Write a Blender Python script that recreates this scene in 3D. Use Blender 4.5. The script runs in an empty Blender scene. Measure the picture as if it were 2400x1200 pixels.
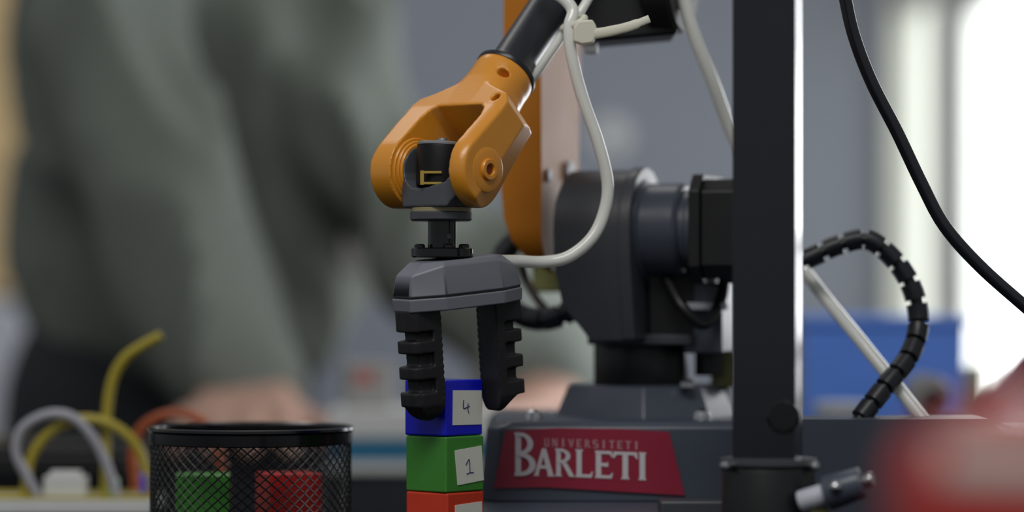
import bpy, bmesh, math, random
from mathutils import Vector, Matrix, noise
random.seed(7)

# ------------------------------------------------------------------ camera, light, exposure
scene = bpy.context.scene
COL = scene.collection
FPX = 6667.0                 # 100 mm lens on a 36 mm sensor, 2400 px wide
D = 1.2626                   # camera to the plane of the gripper
ZC = 0.1112                  # lens height above the table top
HY = 700.0                   # horizon row

cam_data = bpy.data.cameras.new('camera')
cam = bpy.data.objects.new('camera', cam_data)
COL.objects.link(cam)
cam.location = (0, -D, ZC)
cam.rotation_euler = (math.radians(90), 0, 0)
cam_data.lens = 100.0
cam_data.sensor_width = 36.0
cam_data.shift_y = (HY - 600.0) / 2400.0
cam_data.clip_start = 0.05
cam_data.clip_end = 50
cam_data.dof.use_dof = True
cam_data.dof.focus_distance = D - 0.004
cam_data.dof.aperture_fstop = 3.1
scene.camera = cam

scene.view_settings.view_transform = 'Standard'
scene.view_settings.look = 'None'
scene.view_settings.gamma = 1.0
scene.view_settings.use_curve_mapping = False
scene.view_settings.exposure = 0.0

world = bpy.data.worlds.new('room_ambient')
scene.world = world
world.use_nodes = True
bg = world.node_tree.nodes['Background']
bg.inputs[0].default_value = (0.93, 0.97, 1.0, 1)
bg.inputs[1].default_value = 0.26

def area(name, loc, rot, sx, sy, watts, col):
    l = bpy.data.lights.new(name, 'AREA')
    l.shape = 'RECTANGLE'; l.size = sx; l.size_y = sy
    l.energy = watts; l.color = col
    o = bpy.data.objects.new(name, l); COL.objects.link(o)
    o.location = loc; o.rotation_euler = rot
    return o
area('front_fill_lamp', (-0.25, -1.15, 1.45), (math.radians(38), math.radians(-8), 0), 1.2, 0.5, 15.0, (1.0, 0.98, 0.94))  # unseen overhead lamp, added behind the camera to brighten the front faces
area('ceiling_lamp_rear', (-0.45, 1.35, 1.85), (0, 0, 0), 1.2, 0.4, 6.0, (1.0, 0.98, 0.95))
WINDOW_GLOW = 5.2

# ------------------------------------------------------------------ helpers
def S(Y): return (D + Y) / FPX
def P(px, py, Y):
    s = S(Y)
    return Vector(((px - 1200.0) * s, Y, ZC + (HY - py) * s))

def lin(c):
    c = c / 255.0
    return c / 12.92 if c <= 0.04045 else ((c + 0.055) / 1.055) ** 2.4
MATS = {}
def mat(name, rgb, rough=0.5, metal=0.0, spec=0.5, var=0.06, vscale=60.0, bump=0.0, bscale=400.0,
        coat=0.0, trans=0.0, emit=0.0, translucent=0.0, rvar=0.05):
    m = bpy.data.materials.new(name); m.use_nodes = True
    nt = m.node_tree; N = nt.nodes; L = nt.links
    b = N['Principled BSDF']
    col = tuple(lin(v) for v in rgb)
    tc = N.new('ShaderNodeTexCoord')
    nz = N.new('ShaderNodeTexNoise'); nz.inputs['Scale'].default_value = vscale
    nz.inputs['Detail'].default_value = 4
    L.new(tc.outputs['Object'], nz.inputs['Vector'])
    mx = N.new('ShaderNodeMix'); mx.data_type = 'RGBA'
    mx.inputs['A'].default_value = tuple(max(0, v * (1 - var)) for v in col) + (1,)
    mx.inputs['B'].default_value = tuple(min(1, v * (1 + var)) for v in col) + (1,)
    L.new(nz.outputs['Fac'], mx.inputs['Factor'])
    L.new(mx.outputs['Result'], b.inputs['Base Color'])
    mr = N.new('ShaderNodeMapRange')
    mr.inputs['To Min'].default_value = max(0.02, rough - rvar)
    mr.inputs['To Max'].default_value = min(1, rough + rvar)
    L.new(nz.outputs['Fac'], mr.inputs['Value'])
    L.new(mr.outputs['Result'], b.inputs['Roughness'])
    b.inputs['Metallic'].default_value = metal
    b.inputs['Specular IOR Level'].default_value = spec
    b.inputs['Coat Weight'].default_value = coat
    b.inputs['Coat Roughness'].default_value = 0.12
    b.inputs['Transmission Weight'].default_value = trans
    if bump > 0:
        n2 = N.new('ShaderNodeTexNoise'); n2.inputs['Scale'].default_value = bscale
        L.new(tc.outputs['Object'], n2.inputs['Vector'])
        bp = N.new('ShaderNodeBump'); bp.inputs['Strength'].default_value = bump
        bp.inputs['Distance'].default_value = 0.001
        L.new(n2.outputs['Fac'], bp.inputs['Height'])
        L.new(bp.outputs['Normal'], b.inputs['Normal'])
    if emit > 0:
        b.inputs['Emission Color'].default_value = col + (1,)
        b.inputs['Emission Strength'].default_value = emit
    if translucent > 0:
        out = N['Material Output']
        t = N.new('ShaderNodeBsdfTranslucent'); t.inputs['Color'].default_value = col + (1,)
        ms = N.new('ShaderNodeMixShader'); ms.inputs[0].default_value = translucent
        L.new(b.outputs[0], ms.inputs[1]); L.new(t.outputs[0], ms.inputs[2])
        L.new(ms.outputs[0], out.inputs['Surface'])
    MATS[name] = m
    return m

WT = {}                      # world position of every object's origin
def link(name, me, material, parent=None, origin=None):
    """one mesh object; verts come in world space; origin goes to the bottom centre"""
    if origin is None:
        xs = [v.co.x for v in me.vertices]; ys = [v.co.y for v in me.vertices]; zs = [v.co.z for v in me.vertices]
        origin = Vector(((min(xs) + max(xs)) / 2, (min(ys) + max(ys)) / 2, min(zs)))
    me.transform(Matrix.Translation(-origin))
    o = bpy.data.objects.new(name, me)
    COL.objects.link(o)
    if material is not None:
        me.materials.clear(); me.materials.append(material)
    base = Vector((0, 0, 0))
    if parent is not None:
        o.parent = parent; base = WT[parent.as_pointer()]
    o.location = origin - base
    WT[o.as_pointer()] = origin.copy()
    return o
def empty(name, loc):
    o = bpy.data.objects.new(name, None); COL.objects.link(o)
    o.empty_display_size = 0.02
    o.location = loc; WT[o.as_pointer()] = Vector(loc)
    return o
def tag(o, label=None, cat=None, group=None, kind=None):
    if label: o['label'] = label
    if cat: o['category'] = cat
    if group: o['group'] = group
    if kind: o['kind'] = kind
    return o

def catmull(pts, n=8):
    pts = [Vector(p) for p in pts]
    q = [2 * pts[0] - pts[1]] + pts + [2 * pts[-1] - pts[-2]]
    out = []
    for i in range(1, len(q) - 2):
        p0, p1, p2, p3 = q[i - 1], q[i], q[i + 1], q[i + 2]
        for k in range(n):
            t = k / n
            out.append(0.5 * ((2 * p1) + (-p0 + p2) * t + (2 * p0 - 5 * p1 + 4 * p2 - p3) * t * t + (-p0 + 3 * p1 - 3 * p2 + p3) * t ** 3))
    out.append(pts[-1].copy())
    return out

class MB:
    def __init__(s): s.bm = bmesh.new()
    def faces(s, verts, faces):
        vs = [s.bm.verts.new(v) for v in verts]
        for f in faces:
            try: s.bm.faces.new([vs[i] for i in f])
            except ValueError: pass
        return s
    def box(s, c, size, mtx=None):
        c = Vector(c); h = Vector(size) / 2
        vs = []
        for dz in (-1, 1):
            for dx, dy in ((-1, -1), (1, -1), (1, 1), (-1, 1)):
                v = Vector((dx * h.x, dy * h.y, dz * h.z))
                if mtx: v = mtx @ v
                vs.append(c + v)
        return s.faces(vs, [(3, 2, 1, 0), (4, 5, 6, 7), (0, 1, 5, 4), (1, 2, 6, 5), (2, 3, 7, 6), (3, 0, 4, 7)])
    def loft(s, rings, cap=True, closed=False):
        n = len(rings[0]); vs = [v for r in rings for v in r]; fs = []
        m = len(rings)
        for i in range(m - 1 if not closed else m):
            j = (i + 1) % m
            for k in range(n):
                k2 = (k + 1) % n
                fs.append((i * n + k, i * n + k2, j * n + k2, j * n + k))
        if cap and not closed:
            fs.append(tuple(reversed(range(n)))); fs.append(tuple((m - 1) * n + k for k in range(n)))
        return s.faces(vs, fs)
    def lathe(s, prof, o, axis, seg=48, cap=True):
        """prof: list of (radius, height) along axis from o"""
        axis = Vector(axis).normalized()
        t = axis.orthogonal().normalized(); b = axis.cross(t)
        rings = [[Vector(o) + axis * h + (t * math.cos(2 * math.pi * k / seg) + b * math.sin(2 * math.pi * k / seg)) * max(r, 1e-6) for k in range(seg)] for r, h in prof]
        return s.loft(rings, cap)
    def cyl(s, p0, p1, r, r1=None, seg=40, bev=0.0):
        p0 = Vector(p0); p1 = Vector(p1); L = (p1 - p0).length; r1 = r if r1 is None else r1
        if bev > 0:
            pr = [(r - bev, 0), (r - bev * .3, bev * .3), (r, bev), (r1, L - bev), (r1 - bev * .3, L - bev * .3), (r1 - bev, L)]
        else: pr = [(r, 0), (r1, L)]
        return s.lathe(pr, p0, p1 - p0, seg)
    def tube(s, pts, r, seg=12, smooth=8, flat=None):
        pts = catmull(pts, smooth) if smooth else [Vector(p) for p in pts]
        t0 = (pts[1] - pts[0]).normalized(); nrm = t0.orthogonal().normalized()
        if flat is not None: nrm = (Vector(flat[0]) - t0 * t0.dot(Vector(flat[0]))).normalized()
        rings = []
        for i, p in enumerate(pts):
            a = pts[max(0, i - 1)]; b = pts[min(len(pts) - 1, i + 1)]
            t = (b - a).normalized()
            nrm = (nrm - t * nrm.dot(t)).normalized(); bn = t.cross(nrm)
            rr = r[min(len(r) - 1, int(i * (len(r) - 1) / (len(pts) - 1) + .5))] if isinstance(r, (list, tuple)) else r
            ra, rb = (rr, rr) if flat is None else (rr, rr * flat[1])
            rings.append([p + nrm * ra * math.cos(2 * math.pi * k / seg) + bn * rb * math.sin(2 * math.pi * k / seg) for k in range(seg)])
        return s.loft(rings)
    def prism(s, poly, fn, d0, d1):
        """poly of 2-D points, fn(x, y, d) -> world"""
        n = len(poly)
        vs = [fn(x, y, d0) for x, y in poly] + [fn(x, y, d1) for x, y in poly]
        fs = [tuple(reversed(range(n))), tuple(range(n, 2 * n))] + [(k, (k + 1) % n, n + (k + 1) % n, n + k) for k in range(n)]
        return s.faces(vs, fs)
    def ball(s, c, r, sub=3, sc=(1, 1, 1), mtx=None):
        g = bmesh.ops.create_icosphere(s.bm, subdivisions=sub, radius=1.0)
        for v in g['verts']:
            q = Vector((v.co.x * r * sc[0], v.co.y * r * sc[1], v.co.z * r * sc[2]))
            if mtx: q = mtx @ q
            v.co = q + Vector(c)
        return s
    def capsule(s, p0, p1, r0, r1, seg=16):
        s.cyl(p0, p1, r0, r1, seg); s.ball(p0, r0, 2); s.ball(p1, r1, 2)
        return s
    def mesh(s, name='m', smooth=35):
        bmesh.ops.recalc_face_normals(s.bm, faces=s.bm.faces)
        if smooth:
            for f in s.bm.faces: f.smooth = True
            for e in s.bm.edges:
                if len(e.link_faces) == 2 and e.calc_face_angle(0) > math.radians(smooth): e.smooth = False
        me = bpy.data.meshes.new(name); s.bm.to_mesh(me); s.bm.free()
        return me
    def build(s, name, material, parent=None, bevel=0.0, smooth=35, segs=2, origin=None, ang=30):
        me = s.mesh(name, smooth)
        if bevel > 0: me = modded(me, bevel=(bevel, segs, ang), smooth=smooth)
        return link(name, me, material, parent, origin)

def sharpen(me, smooth):
    bm = bmesh.new(); bm.from_mesh(me)
    for f in bm.faces: f.smooth = True
    for e in bm.edges: e.smooth = not (len(e.link_faces) == 2 and e.calc_face_angle(0) > math.radians(smooth))
    bm.to_mesh(me); bm.free()
def modded(me, bevel=None, remesh=None, smooth=35, iters=0, minus=None, cross=None, dec=None):
    """evaluate booleans, remesh, smoothing and bevel on a mesh and give back the result"""
    tmp = []
    if bevel: sharpen(me, 45)
    o = bpy.data.objects.new('tmp', me); COL.objects.link(o); tmp.append(o)
    for other, op in ([(m, 'DIFFERENCE') for m in (minus or [])] + [(m, 'INTERSECT') for m in (cross or [])]):
        q = bpy.data.objects.new('tmpb', other); COL.objects.link(q); tmp.append(q)
        b = o.modifiers.new('b', 'BOOLEAN'); b.operation = op; b.object = q; b.solver = 'EXACT'
    if remesh:
        r = o.modifiers.new('r', 'REMESH'); r.mode = 'VOXEL'; r.voxel_size = remesh; r.use_smooth_shade = True
    if iters:
        k = o.modifiers.new('s', 'SMOOTH'); k.factor = 0.5; k.iterations = iters
    if dec:
        k = o.modifiers.new('d', 'DECIMATE'); k.ratio = dec
    if bevel:
        b = o.modifiers.new('v', 'BEVEL'); b.width = bevel[0]; b.segments = bevel[1]
        b.limit_method = 'ANGLE'; b.angle_limit = math.radians(bevel[2]); b.harden_normals = True
    dg = bpy.context.evaluated_depsgraph_get()
    res = bpy.data.meshes.new_from_object(o.evaluated_get(dg), depsgraph=dg)
    for q in tmp: bpy.data.objects.remove(q)
    if remesh:
        for p in res.polygons: p.use_smooth = True
    elif not bevel: sharpen(res, smooth)
    return res

# ------------------------------------------------------------------ materials
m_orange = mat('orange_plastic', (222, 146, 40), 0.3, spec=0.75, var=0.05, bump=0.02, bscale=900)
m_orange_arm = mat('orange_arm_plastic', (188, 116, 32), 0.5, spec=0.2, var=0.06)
m_black_tube = mat('black_anodised', (30, 32, 40), 0.32, var=0.1)
m_black = mat('black_plastic', (19, 20, 23), 0.42, var=0.15)
m_black_gloss = mat('black_gloss', (12, 12, 15), 0.18, var=0.1)
m_rubber = mat('black_rubber', (33, 33, 36), 0.5, spec=0.35, var=0.15, bump=0.05, bscale=600)
m_dgrey = mat('dark_grey_plastic', (68, 70, 76), 0.4, var=0.06)
m_yoke = mat('yoke_grey', (78, 80, 86), 0.42, var=0.06, bump=0.04, bscale=1500)
m_shell = mat('gripper_grey', (116, 119, 129), 0.38, var=0.04)
m_base = mat('base_grey', (70, 77, 90), 0.35, var=0.06)
m_white_tube = mat('air_tube_white', (250, 251, 246), 0.18, var=0.03, translucent=0.22, coat=0.6)
m_nylon = mat('nylon_white', (238, 236, 220), 0.4, var=0.04, translucent=0.2)
m_silver = mat('silver_metal', (200, 202, 205), 0.25, metal=1.0, var=0.05)
m_gold = mat('gold_contact', (210, 180, 90), 0.35, metal=0.8, var=0.08)
m_cream = mat('cream_gasket', (150, 142, 104), 0.5)
m_blue = mat('blue_cube_plastic', (18, 26, 205), 0.33, var=0.08, vscale=90)
m_green = mat('green_cube_plastic', (66, 138, 52), 0.33, var=0.08, vscale=90)
m_red = mat('red_cube_plastic', (206, 62, 36), 0.35, var=0.08, vscale=90)
m_darkred = mat('dark_red_cube_plastic', (168, 26, 24), 0.35, var=0.08)
m_paper = mat('paper', (226, 226, 216), 0.75, var=0.04, bump=0.06, bscale=500)
m_ink = mat('blue_ink', (28, 30, 110), 0.6)
m_crimson = mat('crimson_label', (146, 40, 62), 0.3, var=0.06)
m_letter = mat('letter_white', (205, 200, 205), 0.4)
m_letter2 = mat('letter_pale_pink', (190, 140, 150), 0.4)
m_wall = mat('wall_paint', (140, 145, 158), 0.85, var=0.03, vscale=4)
m_wall_r = mat('window_wall_paint', (200, 202, 198), 0.8, var=0.03, vscale=4)
m_pvc = mat('window_frame_white', (222, 224, 218), 0.45, var=0.02)
m_table = mat('table_dark', (15, 17, 23), 0.8, spec=0.03, var=0.1, vscale=30)
m_floor = mat('floor_grey', (95, 92, 88), 0.6, var=0.1, vscale=8)
m_jacket = mat('jacket_fabric', (102, 108, 101), 0.85, var=0.08, vscale=20, bump=0.15, bscale=900)
m_trousers = mat('dark_trousers', (34, 37, 42), 0.9, var=0.1, vscale=20)
m_skin = mat('skin', (178, 142, 126), 0.6, var=0.06, vscale=40)
m_hair = mat('hair', (40, 30, 24), 0.6, var=0.2)
m_wire_y = mat('yellow_wire', (170, 154, 48), 0.4)
m_wire_g = mat('grey_wire', (168, 168, 178), 0.4)
m_wire_o = mat('orange_wire', (170, 84, 44), 0.4)
m_pwhite = mat('white_plastic', (214, 216, 216), 0.45)
m_teal = mat('teal_print', (38, 112, 150), 0.5)
m_bin = mat('blue_bin_plastic', (98, 148, 246), 0.4, var=0.06)
m_redbag = mat('red_fabric', (128, 32, 36), 0.75, var=0.1)
m_redgloss = mat('red_gloss', (176, 40, 34), 0.25, var=0.05, coat=0.4)
m_beige = mat('beige_board', (214, 186, 138), 0.6, var=0.06, vscale=12)
m_lgrey = mat('light_grey_metal', (188, 192, 202), 0.5, var=0.04)
m_olive = mat('olive_plastic', (110, 108, 60), 0.5)
m_mesh = mat('black_wire_mesh', (22, 22, 25), 0.28, var=0.1)

# ------------------------------------------------------------------ the room
XW, YB = 0.45, 2.07
o = MB().box((-0.9, YB + 0.05, 0.5), (2.9, 0.1, 2.6)).build('wall_back', m_wall); tag(o, 'plain grey-blue painted wall behind everything', kind='structure')
o = MB().box((-0.9, 0.4, -0.8), (3.4, 3.8, 0.1)).build('floor', m_floor); tag(o, 'grey floor under the table', kind='structure')
WZ0, WZ1 = 0.012, 0.386          # glass bottom and top
Y0, Y1 = 0.52, 1.49              # the large window
Y2, Y3 = 1.70, 2.04              # the narrow glowing strip by the corner
mb = MB()
mb.box((XW + 0.05, 1.0, -0.38), (0.1, 2.2, 0.74))
mb.box((XW + 0.05, 1.0, 1.12), (0.1, 2.2, 1.36))
mb.box((XW + 0.05, (Y0 - 0.1) / 2 , 0.215), (0.1, Y0 + 0.02, 0.45))
mb.box((XW + 0.05, (Y1 + Y2) / 2 , 0.215), (0.1, Y2 - Y1 - 0.1, 0.45))
o = mb.build('wall_right', m_wall_r); tag(o, 'pale wall beside the bright window and glowing strip', kind='structure')
def window(name, ya, yb, glow, label, col=(250, 252, 255), zt=WZ1):
    fr = MB()
    w = 0.05
    zc_ = (WZ0 + zt) / 2
    fr.box((XW + 0.012, ya - w / 2, zc_), (0.05, w, zt - WZ0 + 0.1))
    fr.box((XW + 0.012, yb + w / 2, zc_), (0.05, w, zt - WZ0 + 0.1))
    fr.box((XW + 0.012, (ya + yb) / 2, zt + w / 2), (0.05, yb - ya, w))
    fr.box((XW + 0.012, (ya + yb) / 2, WZ0 - w / 2), (0.05, yb - ya, w))
    f = fr.build(name, m_pvc, bevel=0.004)
    tag(f, label, kind='structure')
    gm = mat(name + '_daylight', col, 0.3, emit=glow)
    MB().box((XW + 0.022, (ya + yb) / 2, zc_), (0.006, yb - ya, zt - WZ0)).build('pane', gm, f)
    return f
window('window_1', Y0, Y1, WINDOW_GLOW, 'large overexposed daylight window in white frame')
window('glow_strip', Y2, Y3, 1.1, 'narrow glowing strip beside the wall corner, standing in for a daylit curtain', (246, 250, 240), 0.62)  # emission added to give a pale curtain its daylit brightness

tab = empty('workbench', (-0.3, 0.1, -0.75)); tag(tab, 'dark workbench under the robot, cubes and mesh cup', 'table')
MB().box((-0.29, 0.02, -0.0152), (1.44, 1.78, 0.03)).build('table_top', m_table, tab, bevel=0.002)
for x in (-0.96, 0.38):
    for y in (-0.82, 0.86):
        MB().box((x, y, -0.39), (0.05, 0.05, 0.72)).build('leg', m_black, tab)

# ------------------------------------------------------------------ robot arm
robot = empty('robot_arm', P(1600, 985, 0.12).xy.to_3d())
tag(robot, 'small orange and black robot arm gripping the blue cube from its grey base', 'robot arm')

# base: front block with the sign, lower foot, rear box on the right
YF = 0.060
def bx_px(mb, x0, x1, y0, y1, Ya, Yb):
    """box whose front face fills the pixel rectangle at depth Ya and runs back to Yb"""
    a = P(x0, y1, Ya); b = P(x1, y0, Ya)
    return mb.box(((a.x + b.x) / 2, (Ya + Yb) / 2, (a.z + b.z) / 2), (b.x - a.x, Yb - Ya, b.z - a.z))
ztop = P(0, 988, YF).z
def base_ring(z, gx0, gx1, gy0, gy1, c):
    return [Vector((gx0 + c, gy0, z)), Vector((gx1 - c, gy0, z)), Vector((gx1, gy0 + c, z)), Vector((gx1, gy1 - c, z)),
            Vector((gx1 - c, gy1, z)), Vector((gx0 + c, gy1, z)), Vector((gx0, gy1 - c, z)), Vector((gx0, gy0 + c, z))]
xa = P(1136, 0, YF).x; xb = P(1770, 0, YF).x
mb = MB()
mb.loft([base_ring(0.0165, xa - 0.002, xb, YF, 0.215, 0.006), base_ring(ztop - 0.003, xa + 0.001, xb, YF, 0.213, 0.006),
         base_ring(ztop, xa + 0.005, xb, YF + 0.003, 0.209, 0.008)])
base = mb.build('base', m_base, robot, bevel=0.0012)
base['label'] = 'dark grey moulded base block'
mb = MB(); xf = P(1046, 0, 0.045).x; xg = P(1720, 0, 0.045).x
mb.loft([base_ring(0.0, xf, xg, 0.038, 0.225, 0.01), base_ring(0.012, xf, xg, 0.038, 0.225, 0.01), base_ring(0.0166, xf + 0.012, xg, 0.052, 0.222, 0.012)])
mb.build('base_foot', m_base, robot, bevel=0.001)
mb = MB(); bx_px(mb, 1545, 1712, 1172, 1215, 0.036, 0.052)
mb.build('foot_pad', m_dgrey, robot, bevel=0.002)
# rear box
mb = MB()
zr = P(0, 983, 0.022).z; xr0 = P(1745, 0, 0.022).x; xr1 = P(2338, 0, 0.022).x; xr2 = P(2640, 0, 0.022).x
zl = P(0, 1011, 0.022).z
pol = [(xr0, 0.0), (xr2, 0.0), (xr2, zl - 0.004), (xr2 - 0.004, zl), (xr1 + 0.002, zl), (xr1, zl + 0.0015)]
for k in range(0, 7):
    a = math.radians(90 * k / 6); pol.append((xr1 - 0.005 + 0.005 * math.cos(a), zr - 0.005 + 0.005 * math.sin(a)))
pol += [(xr0, zr)]
mb.prism(pol, lambda x, z, d: Vector((x, d, z)), 0.022, 0.064)
mb.build('rear_housing', m_base, robot, bevel=0.0009, segs=3)
mb = MB(); mb.box(((xr1 + 0.004 + xr2) / 2, 0.043, zl + 0.0008), (xr2 - xr1 - 0.012, 0.038, 0.0016)); mb.build('connector_plate', m_lgrey, robot, bevel=0.0005)

# octagonal deck, turret
TC = P(1512, 0, 0.135); TC.z = 0
def octo(z, r, sy=1.0, rot=22.5 + 19):
    return [Vector((TC.x + r * math.cos(math.radians(45 * k + rot)), TC.y + sy * r * math.sin(math.radians(45 * k + rot)), z)) for k in range(8)]
zd = P(0, 905, 0.10).z
MB().loft([octo(ztop - 0.001, 0.0445), octo(zd - 0.002, 0.0385), octo(zd, 0.037)]).build('turntable_deck', m_base, robot, bevel=0.001)
for px, py in ((1251, 969), (1645, 972)):
    c = P(px, py, 0.085); c.z = ztop - 0.0005
    MB().lathe([(0.0042, 0), (0.0042, 0.002), (0.0036, 0.0042), (0.002, 0.0052), (0.0005, 0.0054)], c, (0, 0, 1), 20).build('base_screw', m_silver, robot)
c = P(1610, 915, 0.10); MB().lathe([(0.0035, 0), (0.0035, 0.0025), (0.002, 0.004)], Vector((c.x, c.y, zd - 0.0005)), (0, 0, 1), 20).build('deck_screw', m_silver, robot)
zt2 = P(0, 800, 0.12).z
MB().cyl((TC.x - 0.002, TC.y, zd - 0.001), (TC.x - 0.002, TC.y, zt2), 0.0232, bev=0.0015).build('turret', m_black, robot)
MB().box((TC.x + 0.004, TC.y - 0.004, zt2 + 0.001), (0.052, 0.052, 0.005), Matrix.Rotation(math.radians(-19), 3, 'Z')).build('turret_plate', m_dgrey, robot, bevel=0.001)

# shoulder joint: axis J points right and a little towards the camera
J = Vector((0.945, -0.326, 0)).normalized(); K = Vector((0.326, 0.945, 0)).normalized(); UP = Vector((0, 0, 1))
J2 = P(1512, 540, 0.108)                 # centre of the right end of the shoulder housing
def hous_poly(r, zb, n=24):
    return [(-r * math.cos(math.pi * k / n), r * math.sin(math.pi * k / n)) for k in range(n + 1)] + [(r * 0.97, -0.016), (r * 0.72, zb), (-r * 0.72, zb), (-r * 0.97, -0.016)]
zb = -(J2.z - zt2) + 0.001
fnJ = lambda y, z, d: J2 + K * y + UP * z + J * d
me = MB().prism(hous_poly(0.0292, zb), fnJ, -0.037, 0.0).mesh(smooth=0)
cut = [(0.001, 0.04), (-0.034, 0.04), (-0.037, 0.012), (-0.037, -0.016), (-0.034, -0.036), (-0.024, zb + 0.004), (-0.020, zb - 0.002), (0.001, zb - 0.002)]
me = modded(me, cross=[MB().prism(cut, lambda d, z, y: fnJ(y, z, d), -0.06, 0.06).mesh(smooth=0)], smooth=0)
me = modded(me, bevel=(0.0016, 3, 25), smooth=35)
link('shoulder_housing', me, m_dgrey, robot)
MB().prism(hous_poly(0.0305, zb), fnJ, -0.005, 0.0012).build('shoulder_rim', m_dgrey, robot, bevel=0.0012)
MB().lathe([(0.0245, 0.0), (0.0245, 0.002), (0.0225, 0.003), (0.0225, 0.019), (0.021, 0.021), (0.019, 0.021), (0.019, 0.024), (0.0205, 0.025), (0.0205, 0.030)],
           J2, J, 56).build('shoulder_motor', m_base, robot)
def chamf(w, h, c): return [(-w + c, -h), (w - c, -h), (w, -h + c), (w, h - c), (w - c, h), (-w + c, h), (-w, h - c), (-w, -h + c)]
MB().prism(chamf(0.026, 0.026, 0.008), fnJ, 0.0285, 0.034).build('servo_flange', m_black, robot, bevel=0.0008)
MB().prism(chamf(0.0235, 0.0235, 0.006), fnJ, 0.034, 0.062).build('servo_body', m_black, robot, bevel=0.0008)
# second, upright motor and bracket under it
c = P(1662, 0, 0.115); MB().box((c.x, c.y, P(0, 745, 0.115).z), (0.019, 0.024, 0.034), Matrix.Rotation(math.radians(-19), 3, 'Z')).build('lower_motor', m_base, robot, bevel=0.0012)
c = P(1655, 718, 0.100); MB().box((c.x, c.y, c.z), (0.021, 0.004, 0.0035), Matrix.Rotation(math.radians(-19), 3, 'Z')).build('motor_clip', m_lgrey, robot, bevel=0.0006)
c = P(1572, 690, 0.115); MB().prism([(-0.011, -0.024), (0.012, -0.022), (0.016, 0.0), (0.010, 0.016), (-0.012, 0.014)], lambda x, z, d: c + Vector((x, 0, z)) + Vector((0, d, 0)), -0.01, 0.012).build('motor_bracket', m_black, robot, bevel=0.0015)
MB().tube([P(1560, 650, 0.1), P(1600, 720, 0.088), P(1650, 760, 0.09), P(1690, 700, 0.1), P(1700, 620, 0.105)], 0.0028).build('servo_cable', m_black, robot)
c = P(1660, 800, 0.12); MB().cyl(P(1662, 880, 0.13), P(1662, 800, 0.13), 0.007).build('motor_support', m_black, robot)
c = P(1694, 860, 0.14); MB().box(c, (0.011, 0.02, 0.02)).build('olive_connector', m_olive, robot, bevel=0.0012)
MB().cyl(P(1694, 985, 0.14), P(1694, 900, 0.14), 0.003).build('connector_post', m_olive, robot)

# upper arm: a slab square to J, its narrow edge and its right flank in view
AB = P(1268, 540, 0.1)                   # front corner line of the right flank
fnA = lambda y, z, d: AB + K * y + UP * z + J * d
ztA = P(0, -150, 0.1).z - AB.z; zbA = P(0, 640, 0.1).z - AB.z
pol = [(0.0, 0.085), (0.001, 0.03)]
for k in range(0, 13):
    a = math.radians(180 + 180 * k / 12); pol.append((0.029 + 0.029 * math.cos(a) , 0.001 + (0.001 - zbA) * math.sin(a)))
pol += [(0.060, 0.04), (0.064, ztA - 0.02), (0.05, ztA), (0.012, ztA), (0.0, ztA - 0.02)]
me = MB().prism(pol, fnA, -0.0205, 0.0).mesh(smooth=0)
dz_ = lambda py: P(0, py, 0.1).z - AB.z
cut = [(0.004, ztA + 0.01), (-0.0185, ztA + 0.01), (-0.0195, dz_(300)), (-0.0205, dz_(440)), (-0.0190, dz_(510)), (-0.0150, dz_(565)), (-0.0085, dz_(612)), (0.0, dz_(648)), (0.004, dz_(650))]
cm = MB().prism(cut, lambda d, z, y: fnA(y, z, d), -0.02, 0.1).mesh(smooth=0)
me = modded(me, cross=[cm], smooth=0)
me = modded(me, bevel=(0.0018, 3, 25), smooth=35)
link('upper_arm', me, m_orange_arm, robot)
c = P(1285, 410, 0.1); q = fnA((c.x - AB.x) / K.x, c.z - AB.z, 0)
MB().cyl(q - J * 0.001, q + J * 0.0012, 0.0032, seg=20).build('arm_screw', m_black, robot)
q = fnA((P(1343, 0, 0.13).x - AB.x) / K.x * 0.86, P(0, 402, 0.13).z - AB.z, 0)
MB().cyl(q - J * 0.001, q + J * 0.002, 0.0055, seg=24).build('arm_cap', m_lgrey, robot)

# wrist frame
W = P(1034, 400, 0.0)
F = Vector((0.46, 0.50, 0.73)).normalized()
A = Vector((0.75, -0.66, 0)); A = (A - F * A.dot(F)).normalized()
N = A.cross(F).normalized()
mm = 0.001
def wf(a, f, n): return W + (A * a + F * f + N * n) * mm

# elbow
E = wf(0, 150, 0)
EL = P(1545, -70, 0.085)
MB().lathe([(0.026, 0.0), (0.0305, 0.003), (0.0305, 0.014), (0.029, 0.016), (0.0, 0.016)], EL - J * 0.004, J, 48).build('elbow_motor', m_rubber, robot)
mb = MB()
pe = [(1355, -200), (1350, 70), (1378, 103), (1400, 97), (1590, 80), (1600, -200)]
c0 = P(1400, 0, 0.075)
mb.prism([(P(x, y, 0.075).x, P(x, y, 0.075).z) for x, y in pe], lambda x, z, d: Vector((x, d, z)), 0.074, 0.112)
mb.build('elbow_block', m_black, robot, bevel=0.002)
MB().box(P(1385, 112, 0.088), (0.006, 0.01, 0.006)).build('elbow_pin', m_silver, robot, bevel=0.0008)

# forearm tube
MB().lathe([(0.0143, 0.0), (0.0146, 0.0006), (0.0146, 0.0022), (0.0135, 0.003), (0.0113, 0.0034), (0.0108, 0.006), (0.0101, 0.0075), (0.0101, 0.095)], wf(0, 60.5, 0), F, 64).build('forearm_tube', m_black_tube, robot)

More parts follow.
